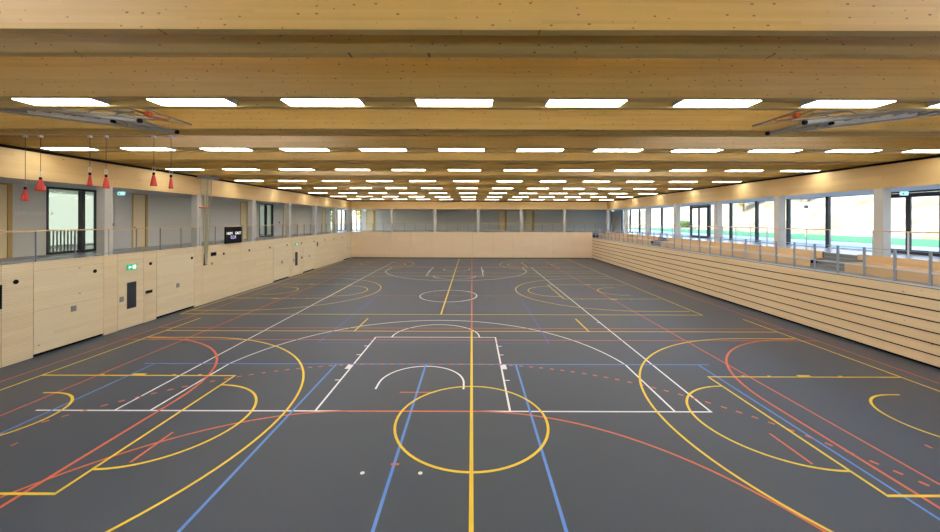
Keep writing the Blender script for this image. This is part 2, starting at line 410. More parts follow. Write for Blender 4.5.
# ------------------------------------------------------------------ lower walls
# left wall, shaped of flush panels over a dark backing, period = one third of the hall
doors_big = []; doors_small = []
for k in range(-1, 3):
    o = k*TH
    for a, b in ((12.69, 15.12), (17.64, 20.07)):
        if a+o > 9: doors_big.append((a+o, b+o))
    if 9 < 15.71+o < 40: doors_small.append((15.71+o, 16.96+o))
holes = sorted(doors_big+doors_small)
wl = MB()
wl.box(XL-.35, XL-.06, -.2, YF, 0, ZG-.16)     # backing behind panels
seams = [0, 4.3, 8.5, 11.83]
for a, b in holes: seams += [a, b]
seams = sorted(set([round(s, 3) for s in seams+[20.62, 24.0, 27.0, 35.95, 39.0, 42.2, 46.0] if s <= 46.0]))
solid = MB()
for a, b in zip(seams[:-1], seams[1:]):
    if any(abs(a-h[0]) < .01 for h in holes): 
        h = [h for h in holes if abs(a-h[0]) < .01][0]
        zt = 2.98 if h in doors_big else 2.98
        solid.box(XL-.06, XL, a+.006, b-.006, zt+.0, ZG-.0); continue
    solid.box(XL-.06, XL, a+.006, b-.006, 0, ZG)
wall_left = solid.build('wall_left', M['panel']); struct(wall_left, 'pale spruce slatted wall along the left of the court', 'wall')
bk = wl
bk_o = bk.build('backing', M['black'], wall_left); bk_o['label'] = 'dark backing behind the panel joints'
dn = 0
for a, b in doors_big:
    dn += 1
    e = empty('door_%d' % dn, (XL, (a+b)/2, 0)); struct(e, 'pale slatted equipment room door, %s from camera along left wall' % ORD[dn-1], 'door')
    MB().box(XL-.055, XL+.004, a+.01, b-.01, .10, 1.60).build('door_leaf', M['door_panel'], e)
    MB().box(XL-.055, XL+.002, a+.01, b-.01, 1.606, 2.97).build('door_leaf', M['door_panel'], e)
    yc = (a+b)/2+.06
    h = MB().box(XL+.002, XL+.02, yc-.09, yc+.09, 1.29, 1.50).build('handle_plate', M['plate'], e)
    MB().box(XL+.02, XL+.035, yc-.05, yc+.05, 1.34, 1.42).build('handle', M['anthracite'], h)
for i, (a, b) in enumerate(doors_small):
    dn += 1
    e = empty('door_%d' % dn, (XL, (a+b)/2, 0)); struct(e, ['pale slatted exit door with dark slit window, nearest on left wall', 'pale slatted exit door with dark slit window, further along left wall', 'pale slatted exit door at the far end of the left wall'][min(i, 2)], 'door')
    MB().box(XL-.055, XL+.002, a+.01, b-.01, .015, 2.97).build('door_leaf', M['door_panel'], e)
    f = MB().box(XL+.002, XL+.012, a+.42, a+.86, .84, 2.0).build('window_frame', M['anthracite'], e)
    MB().box(XL+.012, XL+.016, a+.46, a+.82, .88, 1.96).build('pane', M['dark_glass'], f)
    h = MB().box(XL+.002, XL+.02, a+.08, a+.26, 1.22, 1.44).build('lock_plate', M['plate'], e)
    MB().box(XL+.02, XL+.05, a+.14, a+.20, 1.28, 1.36).build('handle', M['anthracite'], h)
    # exit sign above the door
    s = MB().box(XL, XL+.05, a+.40, a+.86, 2.56, 2.80).build('exit_sign', M['sign_green'])
    tag(s, ['green exit sign above the nearest slit-window door on left wall', 'green exit sign above the farther slit-window door on left wall'][i], 'exit sign', 'exit signs on the slatted wall')
    p = MB()
    p.box(XL+.05, XL+.054, a+.64, a+.80, 2.60, 2.76); p.build('door_pictogram', M['sign_white'], s)
    p = MB().box(XL+.05, XL+.054, a+.46, a+.58, 2.655, 2.70); p.bm.verts.ensure_lookup_table()
    p.box(XL+.05, XL+.054, a+.46, a+.50, 2.63, 2.73); p.build('arrow_pictogram', M['sign_white'], s)
# round ball sockets high on the wall
n = 0
for k in range(0, 14):
    y = 12.2+2.555*k
    if y > 45: break
    s = MB().tube((XL-.002, y, 2.71), (XL+.012, y, 2.71), .075, n=18).build('wall_socket', M['black'])
    tag(s, 'round black wall socket high on the slatted wall, %s from camera' % ORD[k], 'wall socket', 'round sockets along the left wall')
for i, (y0, y1, z0, z1, mt, lab) in enumerate([
        (11.6, 11.83, 1.9, 2.68, 'black', 'dark slot in the slatted wall at the left photo edge'),
        (17.05, 17.40, 1.33, 1.47, 'anthracite', 'small dark switch box beside the nearest slit-window door'),
        (20.75, 20.98, 2.20, 2.86, 'anthracite', 'narrow dark recess box where the climbing ropes are tied'),
        (21.3, 21.75, 2.66, 2.88, 'anthracite', 'dark brown air grille right of the climbing ropes'),
        (21.33, 21.47, 2.17, 2.29, 'plate', 'small metal plate below the air grille'),
        (32.6, 32.8, 1.33, 1.5, 'anthracite', 'small dark switch box beside the farther slit-window door'),
        (35.9, 36.1, 2.2, 2.6, 'anthracite', 'tiny dark recess box far along the slatted wall'),
        (28.9, 29.05, .0, .0, '', '')]):
    if not mt: continue
    s = MB().box(XL, XL+.02, y0, y1, z0, z1).build('wall_box', M[mt]); tag(s, lab, 'wall fitting')
    MB().box(XL+.02, XL+.026, y0+.03, y1-.03, z0+.03, z1-.03).build('cover', M['black'] if mt != 'plate' else M['steel'], s)
# far wall and near wall
wf = MB(); xs = [XL, -12.6, -10.1, -7.6, -5.05, -2.5, 0.05, 2.6, 5.1, 7.6, 10.1, 12.6, XR+.05]
for a, b in zip(xs[:-1], xs[1:]): wf.box(a+.005, b-.005, YF, YF+.06, .05, ZG)
wfo = wf.build('wall_far', M['far_panel']); struct(wfo, 'pale smooth timber wall at the far end of the court', 'wall')
o = MB().box(XL, XR+.8, YF+.06, YF+.3, 0, ZG-.16).build('backing', M['anthracite'], wfo); o['label'] = 'dark backing behind the joints'
o = MB().box(XL+.02, XR-.3, YF-.012, YF+.05, 0, .09).build('baseboard_far', M['anthracite']); struct(o, 'dark skirting at the foot of the far wall', 'skirting')
o = MB().box(XL-.4, XR+.8, -.5, -.3, 0, ZG-.16).build('wall_near', M['far_panel']); struct(o)

# ------------------------------------------------------------------ gallery floors, soffits, fascias
o = MB().box(XLB-.3, XL-.061, -.2, YB, ZG-.159, ZG-.002).build('floor_left', M['gal_floor']); struct(o, 'grey gallery floor on the left', 'floor')
o = MB().box(XL-.061, XR+5.2, YF+.061, YB, ZG-.158, ZG-.003).build('floor_far', M['gal_floor']); struct(o, 'grey gallery floor at the far end', 'floor')
o = MB().box(XLB-.3, XRW+.3, YN, -.2, ZG-.15, ZG+.001).build('floor_near', M['gal_floor']); struct(o)
o = MB().box(16.9, XRW+.3, -.2, YF, ZG-.15, ZG).build('floor_right', M['gal_floor_r']); struct(o, 'grey gallery floor along the right windows, window light in its colour', 'floor')
o = MB().box(XLB, XL-.05, YN, YB, ZS, ZS+.12).build('ceiling_left', M['soffit']); struct(o, 'pale soffit over the left gallery', 'ceiling')
o = MB().box(XC+.05, XRW, YN, YB, ZS, ZS+.12).build('ceiling_right', M['soffit']); struct(o, 'pale soffit over the right gallery', 'ceiling')
o = MB().box(XL-.05, XC+.05, YF+.05, YB, ZS, ZS+.12).build('ceiling_far', M['soffit']); struct(o, 'pale soffit over the far gallery', 'ceiling')
def fascia(name, label, mk):
    mb = MB(); mk(mb); o = mb.build(name, M['fascia'] if 'far' not in label else M['fascia_x']); struct(o, label, 'fascia'); return o
fj = [YN, -1, 2.55, 7.66, 12.78-1.0, 17.9, 23.0, 28.1, 33.2, 38.3, YF]
def mk(mb):
    for a, b in zip(fj[:-1], fj[1:]): mb.box(XL-.12, XL, a+.003, b-.003, ZS-.01, ZT)
fascia('trim_1', 'timber fascia band above the left gallery', mk)
def mk(mb):
    for a, b in zip(fj[:-1], fj[1:]): mb.box(XC, XC+.12, a+.003, b-.003, ZS-.01, ZT)
fascia('trim_2', 'timber fascia band above the right windows', mk)
def mk(mb):
    for a, b in zip((XL, -10.0, -4.6, .8, 6.25, 11.7), (-10.0, -4.6, .8, 6.25, 11.7, XC)): mb.box(a+.003, b-.003, YF, YF+.12, ZS-.01, ZT)
fascia('trim_3', 'timber fascia band above the far gallery', mk)
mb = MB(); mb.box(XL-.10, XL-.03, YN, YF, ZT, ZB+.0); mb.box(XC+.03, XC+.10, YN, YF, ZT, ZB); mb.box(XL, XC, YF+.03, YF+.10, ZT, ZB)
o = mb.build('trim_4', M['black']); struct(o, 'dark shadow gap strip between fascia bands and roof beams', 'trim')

# ------------------------------------------------------------------ columns
def column(x0, x1, y, label, grp):
    xc = (x0+x1)/2
    o = MB().box(x0, x1, y-.175, y+.175, ZG, ZS).build('column', M['column'], None, (xc, y, ZG), bevel=.012)
    tag(o, label, 'column', grp)
for k in range(0, 10):
    column(XL-.36, XL-.012, BAY*k + (0 if k < 9 else .24), 'pale square column in the left gallery, %s visible from camera' % ORD[max(0, k-3)] if k >= 3 else 'pale square column of the left gallery behind the view', 'left gallery columns')
for k in range(0, 10):
    column(XC+.012, XC+.36, BAY*k + (0 if k < 9 else .24), ('pale square column in front of the right windows, %s visible from camera' % ORD[max(0, k-3)]) if k >= 3 else 'pale square column at the right outside the view', 'right gallery columns')
for k in range(5):
    column(-10.1+5.44*k-.17, -10.1+5.44*k+.17, YF+.24, 'slim pale column on the far gallery edge, %s from left' % ORD[k], 'far gallery columns')

# ------------------------------------------------------------------ roof: deck with rooflights, glulam beams
sky_bays = [(2.95, 4.62), (10.62, 12.28), (18.28, 19.94), (25.94, 27.62), (33.6, 35.28), (41.28, 42.94)]
sky_x = [(-10.3, -4.6), (6.1, 11.9)]
dk = MB(); ys = [YN-.3] + [v for b in sky_bays for v in b] + [YB+.3]
for i in range(0, len(ys), 2): dk.box(XLB-.3, XRW+.3, ys[i], ys[i+1], ZB+BH, ZB+BH+.4)
for a, b in sky_bays:
    for x0, x1 in ((XLB-.3, -10.3), (-4.6, 6.1), (11.9, XRW+.3)): dk.box(x0, x1, a, b, ZB+BH, ZB+BH+.4)
o = dk.build('ceiling', M['deck']); struct(o, 'unseen roof deck above the glulam beams, paled for light bounce', 'ceiling')
wn = 0
for a, b in sky_bays:
    for x0, x1 in sky_x:
        wn += 1
        e = empty('window_%d' % wn, ((x0+x1)/2, (a+b)/2, ZB+BH+.4)); struct(e, None, None)
        MB().box(x0, x1, a, b, ZB+BH+.40, ZB+BH+.42).build('pane', M['sky_pane'], e)
proto = MB().box(-17.9, 19.95, -.07, .07, 0, HB).build('roof_beam', M['beam'], None, None)
first = True
def beam(y, label):
    global first
    if first: o = proto; first = False
    else: o = proto.copy(); C.objects.link(o)
    o.location = (0, y, ZB); tag(o, label, 'roof beam', 'glulam roof beams')
LAMP_Y = [2.5+BAY*k for k in range(9)]
MID_Y = [5.055+BAY*k for k in range(8)]
bi = 0
for k, y in enumerate(LAMP_Y):
    for s, w in ((-.33, 'nearer'), (.33, 'farther')):
        beam(y+s, 'glulam roof beam, %s of the pair holding the %s visible lamp row' % (w, ORD[k-1]) if k else 'glulam roof beam, %s of the pair overhead before the first view' % w)
for k, y in enumerate(MID_Y):
    for s, w in ((-.33, 'nearer'), (.33, 'farther')):
        beam(y+s, ('glulam roof beam, %s of the unlit pair beyond the %s visible lamp row' % (w, ORD[k-1])) if k else ('glulam roof beam nearest the camera, knotty face at top edge of photo' if w == 'nearer' else 'glulam roof beam second from camera, thin strip before the first lamps'))
# edge beams over galleries
for y in (-.4, -3.0, YF+.6, 49.5):
    beam(y, 'glulam roof beam above the gallery at the hall %s' % ('far end behind the fascia' if y == YF+.6 else 'far end over the back wall' if y > 40 else 'near end overhead' if y > -1 else 'near end behind the view'))

# ------------------------------------------------------------------ ceiling lights
lroot = empty('ceiling_light', (0, 0, ZB))
MB().box(-.80, .80, -.225, .225, .02, .30).build('housing', M['lamp_body'], lroot, None)
MB().box(-.78, .78, -.195, .195, .004, .02).build('diffuser', M['lamp'], lroot, None)
MB().box(-.785, .785, -.15, .15, .30, .315).build('added_uplight', M['beam_fill'], lroot, None)  # invented upward panel, hidden above the housing
for ch in lroot.children: ch.location = (0, 0, 0)
ln = 0
for r, y in enumerate(LAMP_Y):
    for n in range(-5, 7):
        o = lroot if ln == 0 else copy_tree(lroot); ln += 1
        o.location = (-.37+2.725*n, y+.0, ZB)
        px = lambda q: 472+366*(-.37+2.725*q)/y
        vis = [q for q in range(-5, 7) if -25 < px(q) < 965]
        if r == 0: lab = 'flush ceiling light overhead above the photo, %s from left' % ORD[n+5]
        elif n in vis: lab = 'flush ceiling light in the %s row from camera, %s from left in that row' % (ORD[r-1], ORD[vis.index(n)])
        else: lab = 'flush ceiling light of the %s row, outside the photo, %s past its %s edge' % (ORD[r-1], ORD[(vis[0]-n if n < vis[0] else n-vis[-1])-1], 'left' if n < vis[0] else 'right')
        tag(o, lab, 'ceiling light', 'rows of flush ceiling lights')

for r, y in enumerate(LAMP_Y):
    mb = MB(); xs_ = [-.37+2.725*n for n in range(-5, 7)]
    for a, b in zip([-17.8]+[x+.81 for x in xs_], [x-.81 for x in xs_]+[19.8]): mb.box(a, b, y-.258, y+.258, .13+ZB, .16+ZB)
    o = mb.build('trim_%d' % (5+r), M['infill']); struct(o, 'timber infill boards between the ceiling lights of one row', 'trim')
# ------------------------------------------------------------------ left gallery back wall with doors
gal = []   # (y0,y1,kind)
for k in range(0, 3):
    o = TH*k
    gal += [(12.75+o, (14.17 if k == 0 else 13.75)+o, 'wood'), (15.3+o, 17.45+o, 'glass'), (19.15+o, 20.1+o, 'wood')]
gal = [g for g in gal if g[1] < 50.0 or g[2] == 'glass']
gal = [g for g in gal if not (g[2] == 'wood' and g[0] > 46)]
gal.append((48.5, 51.6, 'win'))
gal.sort()
mb = MB(); y = YN
for a, b, kd in gal:
    mb.box(XLB-.25, XLB, y, a, ZG, ZS); y = b
mb.box(XLB-.25, XLB, y, YB+.25, ZG, ZS); mb.box(XLB-.25, XLB, YN, YB+.25, ZS, ZB+BH+.4); mb.box(XLB-.25, XLB, YN, YB, -.3, ZG-.16)
o = mb.build('wall_left_gallery', M['grey_wall']); o.name = 'wall_left.001'; struct(o, 'grey plaster back wall of the left gallery', 'wall')
nm = {'wood': 0, 'glass': 0, 'win': 0}
wlab = ['pale timber door at the left photo edge, left gallery', 'pale timber door right of the illuminated sign, left gallery', 'pale timber door behind the scoreboard', 'pale timber door right of the second glazed doorway', 'narrow pale timber door near the far left corner']
glab = ['wide glazed doorway in black frame showing white balusters', 'double glazed doorway in black frame, middle of left gallery', 'narrow bright glazed doorway in the far left corner']
for a, b, kd in gal:
    if kd == 'wood':
        dn += 1; e = empty('door_%d' % dn, (XLB, (a+b)/2, ZG)); struct(e, wlab[nm['wood']], 'door'); nm['wood'] += 1
        MB().box(XLB-.1, XLB-.03, a+.08, b-.14, ZG+.01, ZS-.06).build('door_leaf', M['door_wood'], e)
        f = MB(); f.box(XLB-.2, XLB+.015, a, a+.08, ZG, ZS); f.box(XLB-.2, XLB+.015, b-.14, b, ZG, ZS); f.box(XLB-.2, XLB+.015, a+.08, b-.14, ZS-.06, ZS)
        f.build('door_frame', M['door_frame'], e)
        MB().box(XLB-.03, XLB+.03, a+.16, a+.20, ZG+1.0, ZG+1.1).build('handle', M['steel'], e)
    else:
        isd = kd == 'glass'
        if isd: dn += 1; e = empty('door_%d' % dn, (XLB, (a+b)/2, ZG)); struct(e, glab[nm['glass']], 'door'); nm['glass'] += 1
        else: wn += 1; e = empty('window_%d' % wn, (XLB, (a+b)/2, ZG)); struct(e, 'bright window in the far left gallery corner', 'window')
        f = MB(); m_ = a+(b-a)*((.68) if isd and nm['glass'] == 1 else .5)
        t = .075
        for p, q in ((a, a+.09), (m_-t, m_+t), (b-.07, b)): f.box(XLB-.16, XLB+.01, p, q, ZG, ZS)
        f.box(XLB-.16, XLB+.01, a, b, ZS-.09, ZS); f.box(XLB-.16, XLB+.01, a, b, ZG, ZG+.09)
        f.build('door_frame' if isd else 'window_frame', M['anthracite'], e)
        for p, q in ((a+.09, m_-t), (m_+t, b-.07)): MB().box(XLB-.08, XLB-.06, p, q, ZG+.09, ZS-.09).build('pane', M['door_glass'] if isd else M['glass'], e)
# stair halls behind the first two glazed doorways
for i, k in enumerate((0, 1)):
    a, b = 14.2+TH*k, 22.5+TH*k
    mb = MB(); x0 = XLB-4.2
    mb.box(x0, XLB-.25, a-.2, a, ZG, ZS); mb.box(x0, XLB-.25, b, b+.2, ZG, ZS); mb.box(x0, XLB-.25, a-.2, b+.2, ZS, ZS+.2)
    mb.box(x0-.2, x0, a-.2, b+.2, ZG, ZG+.1)
    o = mb.build('wall_left', M['white']); struct(o, 'white stair hall walls behind the %s glazed doorway' % ORD[i], 'wall')
    o = MB().box(x0, XLB-.25, a, b, ZG-.2, ZG-.002).build('floor_left', M['gal_floor']); struct(o)
    wn += 1
    e = empty('window_%d' % wn, (x0, (a+b)/2, ZG)); struct(e, 'frosted window wall of the stair hall behind the %s glazed doorway' % ORD[i], 'window')
    MB().box(x0-.03, x0, a, b, ZG+.1, ZS).build('pane', M['frost'], e)
e = empty('stair_railing', (XLB-.7, 16.75, ZG)); tag(e, 'white baluster railing behind the nearest glazed doorway', 'railing')
for j in range(11): MB().box(-.02, .02, -.02, .02, .05, .95).build('baluster', M['cable_grey'], e, None).location = (0, -.72+.145*j, 0)
MB().box(-.025, .025, -.78, .8, .95, 1.0).build('handrail', M['white'], e, None).location = (0, 0, 0)
MB().box(-.02, .02, -.78, .8, 0, .05).build('bottom_rail', M['white'], e, None).location = (0, 0, 0)
# wall lettering, hanging exit signs
t = empty('wall_lettering', (XLB+.02, 14.3, 5.02)); tag(t, 'pale raised letters on grey wall beside the nearest glazed doorway', 'lettering')
text('UMKLEIDE 3 - 4', .19, 'letters', M['letter'], t, (XLB+.004, 14.25, 5.02), (PI/2, 0, PI/2))
def hang_sign(x, y, zt, label, axis='Y', ww=.36):
    e = empty('exit_sign', (x, y, zt)); tag(e, label, 'exit sign', 'hanging exit signs')
    if axis == 'X': MB().box(-ww/2, ww/2, -.03, .03, -.19, -.02).build('light_box', M['sign_teal'], e, None).location = (0, 0, 0)
    else: MB().box(-.03, .03, -ww/2, ww/2, -.22, -.02).build('light_box', M['sign_teal'], e, None).location = (0, 0, 0)
    if axis == 'X':
        MB().box(-.1, -.02, -.034, -.03, -.16, -.08).build('arrow_pictogram', M['sign_green'], e, None).location = (0, 0, 0)
        MB().box(-.04, .04, -.02, .02, -.02, 0).build('bracket', M['steel'], e, None).location = (0, 0, 0)
    else:
        MB().box(.03, .034, -.1, -.02, -.16, -.08).build('arrow_pictogram', M['sign_green'], e, None).location = (0, 0, 0)
        MB().box(-.02, .02, -.04, .04, -.02, 0).build('bracket', M['steel'], e, None).location = (0, 0, 0)
hang_sign(-17.2, 17.95, ZS, 'small lit exit sign hanging right of the nearest glazed doorway', 'X', .32)
hang_sign(-17.2, 34.0, ZS, 'small lit exit sign hanging right of the second glazed doorway', 'X', .32)
hang_sign(-14.4, 49.0, ZS, 'small lit exit sign at the left of the far gallery', 'X', .32)
hang_sign(19.3, 16.35, ZS-.02, 'small lit exit sign above the black framed door at right edge', 'X', .32)
hang_sign(18.3, 47.6, ZS, 'small lit exit sign in the far right gallery corner', 'X', .32)
# small dark wall switches on grey wall
for y, l in ((18.05, 'small dark switch on grey wall under the nearest hanging exit sign'), (33.75, 'small dark switch on grey wall beside the second glazed doorway')):
    s = MB().box(XLB, XLB+.03, y, y+.1, ZG+1.15, ZG+1.3).build('light_switch', M['anthracite']); tag(s, l, 'switch')
    MB().box(XLB+.03, XLB+.04, y+.02, y+.08, ZG+1.18, ZG+1.27).build('rocker', M['black'], s)

# ------------------------------------------------------------------ far gallery back wall
XLf = XLB
fdo = [(-15.0, -13.75), (3.75, 4.95), (7.5, 8.85)]
mb = MB(); x = XLf-.25
mb_w = (-17.1, -15.75)
cuts = sorted([(*mb_w, 'win')]+[(a, b, 'wood') for a, b in fdo])
for a, b, kd in cuts:
    mb.box(x, a, YB, YB+.25, ZG, ZS); x = b
mb.box(x, XRW+.3, YB, YB+.25, ZG, ZS); mb.box(XLf-.25, XRW+.3, YB, YB+.25, ZS, ZB+BH+.4); mb.box(XLf-.25, XRW+.3, YB, YB+.25, -.3, ZG)
o = mb.build('wall_far', M['grey_wall']); struct(o, 'grey plaster back wall of the far gallery', 'wall')
fl_l = ['pale timber door at the left end of the far gallery', 'pale timber door in the middle of the far gallery', 'pale timber door right of the middle on the far gallery']
i = 0
for a, b, kd in cuts:
    if kd == 'wood':
        dn += 1; e = empty('door_%d' % dn, ((a+b)/2, YB, ZG)); struct(e, fl_l[i], 'door'); i += 1
        MB().box(a+.06, b-.3, YB+.03, YB+.1, ZG+.01, ZS-.05).build('door_leaf', M['door_wood'], e)
        f = MB(); f.box(a, a+.06, YB-.015, YB+.2, ZG, ZS); f.box(b-.3, b, YB-.015, YB+.2, ZG, ZS); f.box(a+.06, b-.3, YB-.015, YB+.2, ZS-.05, ZS)
        f.build('door_frame', M['door_frame'], e)
        MB().box(a+.12, a+.16, YB-.03, YB+.03, ZG+1, ZG+1.1).build('handle', M['steel'], e)
    else:
        wn += 1; e = empty('window_%d' % wn, ((a+b)/2, YB, ZG)); struct(e, 'narrow window with yellow view, left end of the far gallery', 'window')
        f = MB(); 
        for p, q in ((a, a+.08), ((a+b)/2-.04, (a+b)/2+.04), (b-.12, b)): f.box(p, q, YB-.01, YB+.15, ZG, ZS)
        f.box(a, b, YB-.01, YB+.15, ZG, ZG+.08); f.box(a, b, YB-.01, YB+.15, ZS-.08, ZS); f.build('window_frame', M['anthracite'], e)
        MB().box(a+.05, b-.05, YB+.06, YB+.08, ZG+.05, ZS-.05).build('pane', M['glass'], e)

# ------------------------------------------------------------------ railings
def railing(name, label, x0, y0, x1, y1, step, zb, zt, hr_mat, rail_axis, glass=True, post_w=.045):
    L = math.hypot(x1-x0, y1-y0); dx, dy = (x1-x0)/L, (y1-y0)/L
    e = empty(name, ((x0+x1)/2, (y0+y1)/2, zb)); tag(e, label, 'railing')
    MB().bar((x0, y0, zt), (x1, y1, zt), .055, .045).build('handrail', hr_mat, e)
    MB().bar((x0, y0, zb+.08), (x1, y1, zb+.08), .02, .03).build('bottom_rail', M['post'], e)
    n = int(round(L/step))
    for i in range(n+1):
        px, py = x0+dx*L*i/n, y0+dy*L*i/n
        MB().box(px-.012 if dx == 0 else px-post_w/2, px+.012 if dx == 0 else px+post_w/2, py-post_w/2 if dx == 0 else py-.012, py+post_w/2 if dx == 0 else py+.012, zb-.0, zt-.02).build('post', M['post'], e)
        if glass and i < n:
            a = .05; qx0, qy0 = px+dx*a, py+dy*a; qx1, qy1 = x0+dx*(L*(i+1)/n-a), y0+dy*(L*(i+1)/n-a)
            MB().bar((qx0, qy0, (zb+.1+zt-.06)/2), (qx1, qy1, (zb+.1+zt-.06)/2), .01, zt-.06-zb-.1).build('glass_panel', M['rail_glass'], e)
railing('gallery_railing', 'railing with timber handrail and steel posts along the left gallery', XL+.03-.05, BAY*1.5, XL-.02, YF-.05, BAY/4, ZG, 4.39, M['rail_wood'], 'Y')
railing('gallery_railing', 'glazed railing along the edge of the far gallery', XL+.03, YF+.03, XR+1.75, YF+.03, 5.44/4, ZG, 4.39, M['rail_wood'], 'X')

# scoreboard on left railing
e = empty('scoreboard', (XL+.05, 23.2, ZG+.02)); tag(e, 'black electronic scoreboard hung on the left gallery railing', 'scoreboard')
MB().box(XL+.02, XL+.12, 22.42, 23.98, ZG-.0, 4.35).build('case', M['screen'], e, bevel=.01)
text('HEIM', .24, 'lettering', M['digit_white'], e, (XL+.122, 22.50, 3.93), (PI/2, 0, PI/2))
text('GAST', .24, 'lettering', M['digit_white'], e, (XL+.122, 23.30, 3.93), (PI/2, 0, PI/2))
text('0:24', .30, 'digits', M['digit_violet'], e, (XL+.122, 22.88, 3.68), (PI/2, 0, PI/2))

# climbing ropes pulled aside to the wall
e = empty('climbing_rope_bundle', (XL+.1, 20.6, 2.2)); tag(e, 'bundle of climbing ropes tied back to the left wall, orange band', 'ropes')
for j in range(6):
    yy = 20.05+.16*(j % 3)-.10; xx = -14.80+.08*j
    pts = []
    for i in range(9):
        t = i/8; pts.append((xx+(XL+.07-xx)*t, yy+(20.78+.02*j-yy)*t, 7.05+(2.25-7.05)*t - .12*math.sin(PI*t)))
    MB().path(pts, .026, 8).build('rope', M['rope'], e)
MB().box(-14.95, -14.15, 19.9, 20.45, 7.04, 7.22).build('trolley_bracket', M['galv'], e)
MB().box(-14.91, -14.62, 19.98, 20.45, 5.42, 5.50).build('band', M['orange'], e)
MB().box(XL+.001, XL+.05, 20.72, 20.9, 2.2, 2.3).build('wall_hook', M['anthracite'], e)

# red cone pulls
cones = [(-12.94, .19, 5.34, 1.0, .080, 1.2), (-12.5, .24, 5.62, 1.0, .115, .1), (-11.07, .16, 5.76, 1.0, .06, 1.4), (-10.6, .17, 5.70, 1.0, .075, .9), (-9.22, .19, 5.77, 1.0, .078, .7), (-8.72, .16, 5.70, 1.0, .056, 1.4)]
for i, (x, _, zb, s, r, rot) in enumerate(cones):
    e = empty('hanging_cone', (x, 10.6, zb)); tag(e, 'red cone on a thin cord hanging from the roof beam, %s from left' % ORD[i], 'hanging cone', 'red cones hanging at the left')
    MB().lathe([(r*1.05, 0), (r*1.08, .015), (r*.9, .10), (r*.62, .24), (r*.45, .30), (r*.3, .33)], 20, 1, .8, rot).build('cone', M['red'], e, None, smooth=True).location = (0, 0, 0)
    MB().lathe([(.028, .32), (.034, .35), (.026, .40)], 12).build('stopper', M['black'], e, None).location = (0, 0, 0)
    MB().path([(.0, 0, .40), (-.04, 0, .46), (-.04, 0, .52), (0, 0, .56)], .007, 6).build('hook', M['white_tube'], e, None).location = (0, 0, 0)
    MB().path([(.0, 0, .40), (.04, 0, .46), (.04, 0, .52), (0, 0, .56)], .007, 6).build('hook', M['white_tube'], e, None).location = (0, 0, 0)
    MB().tube((0, 0, .55), (0, 0, ZB-zb-.05), .0065, n=8).build('cord', M['cord'], e, None).location = (0, 0, 0)
    MB().box(-.04, .04, -.04, .04, ZB-zb-.06, ZB-zb).build('ceiling_mount', M['white_tube'], e, None).location = (0, 0, 0)
o = MB().tube((-14.0, 10.68, ZB-.013), (-8.4, 10.68, ZB-.013), .012).build('hoist_cable', M['cable_grey']); tag(o, 'thin grey cable along the beam above the red cones', 'cable')

# ------------------------------------------------------------------ folded basketball goals
def goal(sx, label):
    xo, zo, xi, zi = 12.6, 7.66, 7.66, 7.07     # outer hinge, inner free end
    e = empty('basketball_goal', (sx*9.8, 8.9, 7.2)); tag(e, label, 'basketball goal', 'folded basketball goals under the roof')
    P = lambda t, y, dz=0: (sx*(xo+(xi-xo)*t), y, zo+(zi-zo)*t+dz)
    for y in (8.40, 9.45): MB().tube(P(0, y), P(1, y), .05).build('main_tube', M['galv'], e)
    for y in (8.62, 9.22): MB().tube(P(.05, y, .16), P(.93, y, .22), .035).build('upper_tube', M['galv'], e)
    for i in range(9):
        t = i/8; MB().tube(P(t, 8.40), P(t, 9.45), .03).build('cross_tube', M['galv'], e)
        if i < 8: MB().tube(P(t, 8.40 if i % 2 else 9.45), P(t+.125, 9.45 if i % 2 else 8.40), .022).build('brace', M['galv'], e)
    for i in range(1, 8):
        t = i/8; MB().tube(P(t, 8.40), P(t, 8.62, .19), .018).build('strut', M['galv'], e); MB().tube(P(t, 9.45), P(t, 9.22, .19), .018).build('strut', M['galv'], e)
    for y in (8.40, 9.45): MB().tube(P(1, y), P(1.012, y), .052).build('end_cap', M['black'], e)
    MB().tube(P(.38, 8.88, -.02), P(.80, 8.78, -.03), .065, n=16).build('ram', M['white_tube'], e)
    MB().tube(P(.80, 8.78, -.03), P(.815, 8.78, -.03), .04).build('ram_rod', M['black'], e)
    fr = MB()
    for yy in (8.25, 9.6): fr.tube(P(.72, yy, .30), P(1.06, yy, .26), .018)
    for t in (.72, .83, .94, 1.06): fr.tube(P(t, 8.25, .30-.04*(t-.72)/.34), P(t, 9.6, .30-.04*(t-.72)/.34), .018)
    b = fr.build('backboard_frame', M['galv'], e)
    MB().bar(P(.72, 8.92, .325), P(1.06, 8.92, .285), 1.34, .012).build('backboard', M['rail_glass'], b)
    rg = MB(); rc = P(1.0, 8.92, .14)
    rg.path([(rc[0]+.225*math.cos(2*PI*i/24), rc[1]+.225*math.sin(2*PI*i/24), rc[2]+.1) for i in range(25)], .012, 6)
    rg.box(rc[0]-.06, rc[0]+.06, rc[1]-.32, rc[1]-.23, rc[2]+.04, rc[2]+.13)
    rg.build('hoop', M['hoop'], e)
    for y in (8.40, 9.45): MB().tube(P(.35, y, .05), (sx*11.2, y, ZB+BH), .025).build('hanger', M['galv'], e)
goal(-1, 'folded basketball goal of grey tubes hung under the left roof')
goal(1, 'folded basketball goal of grey tubes hung under the right roof')

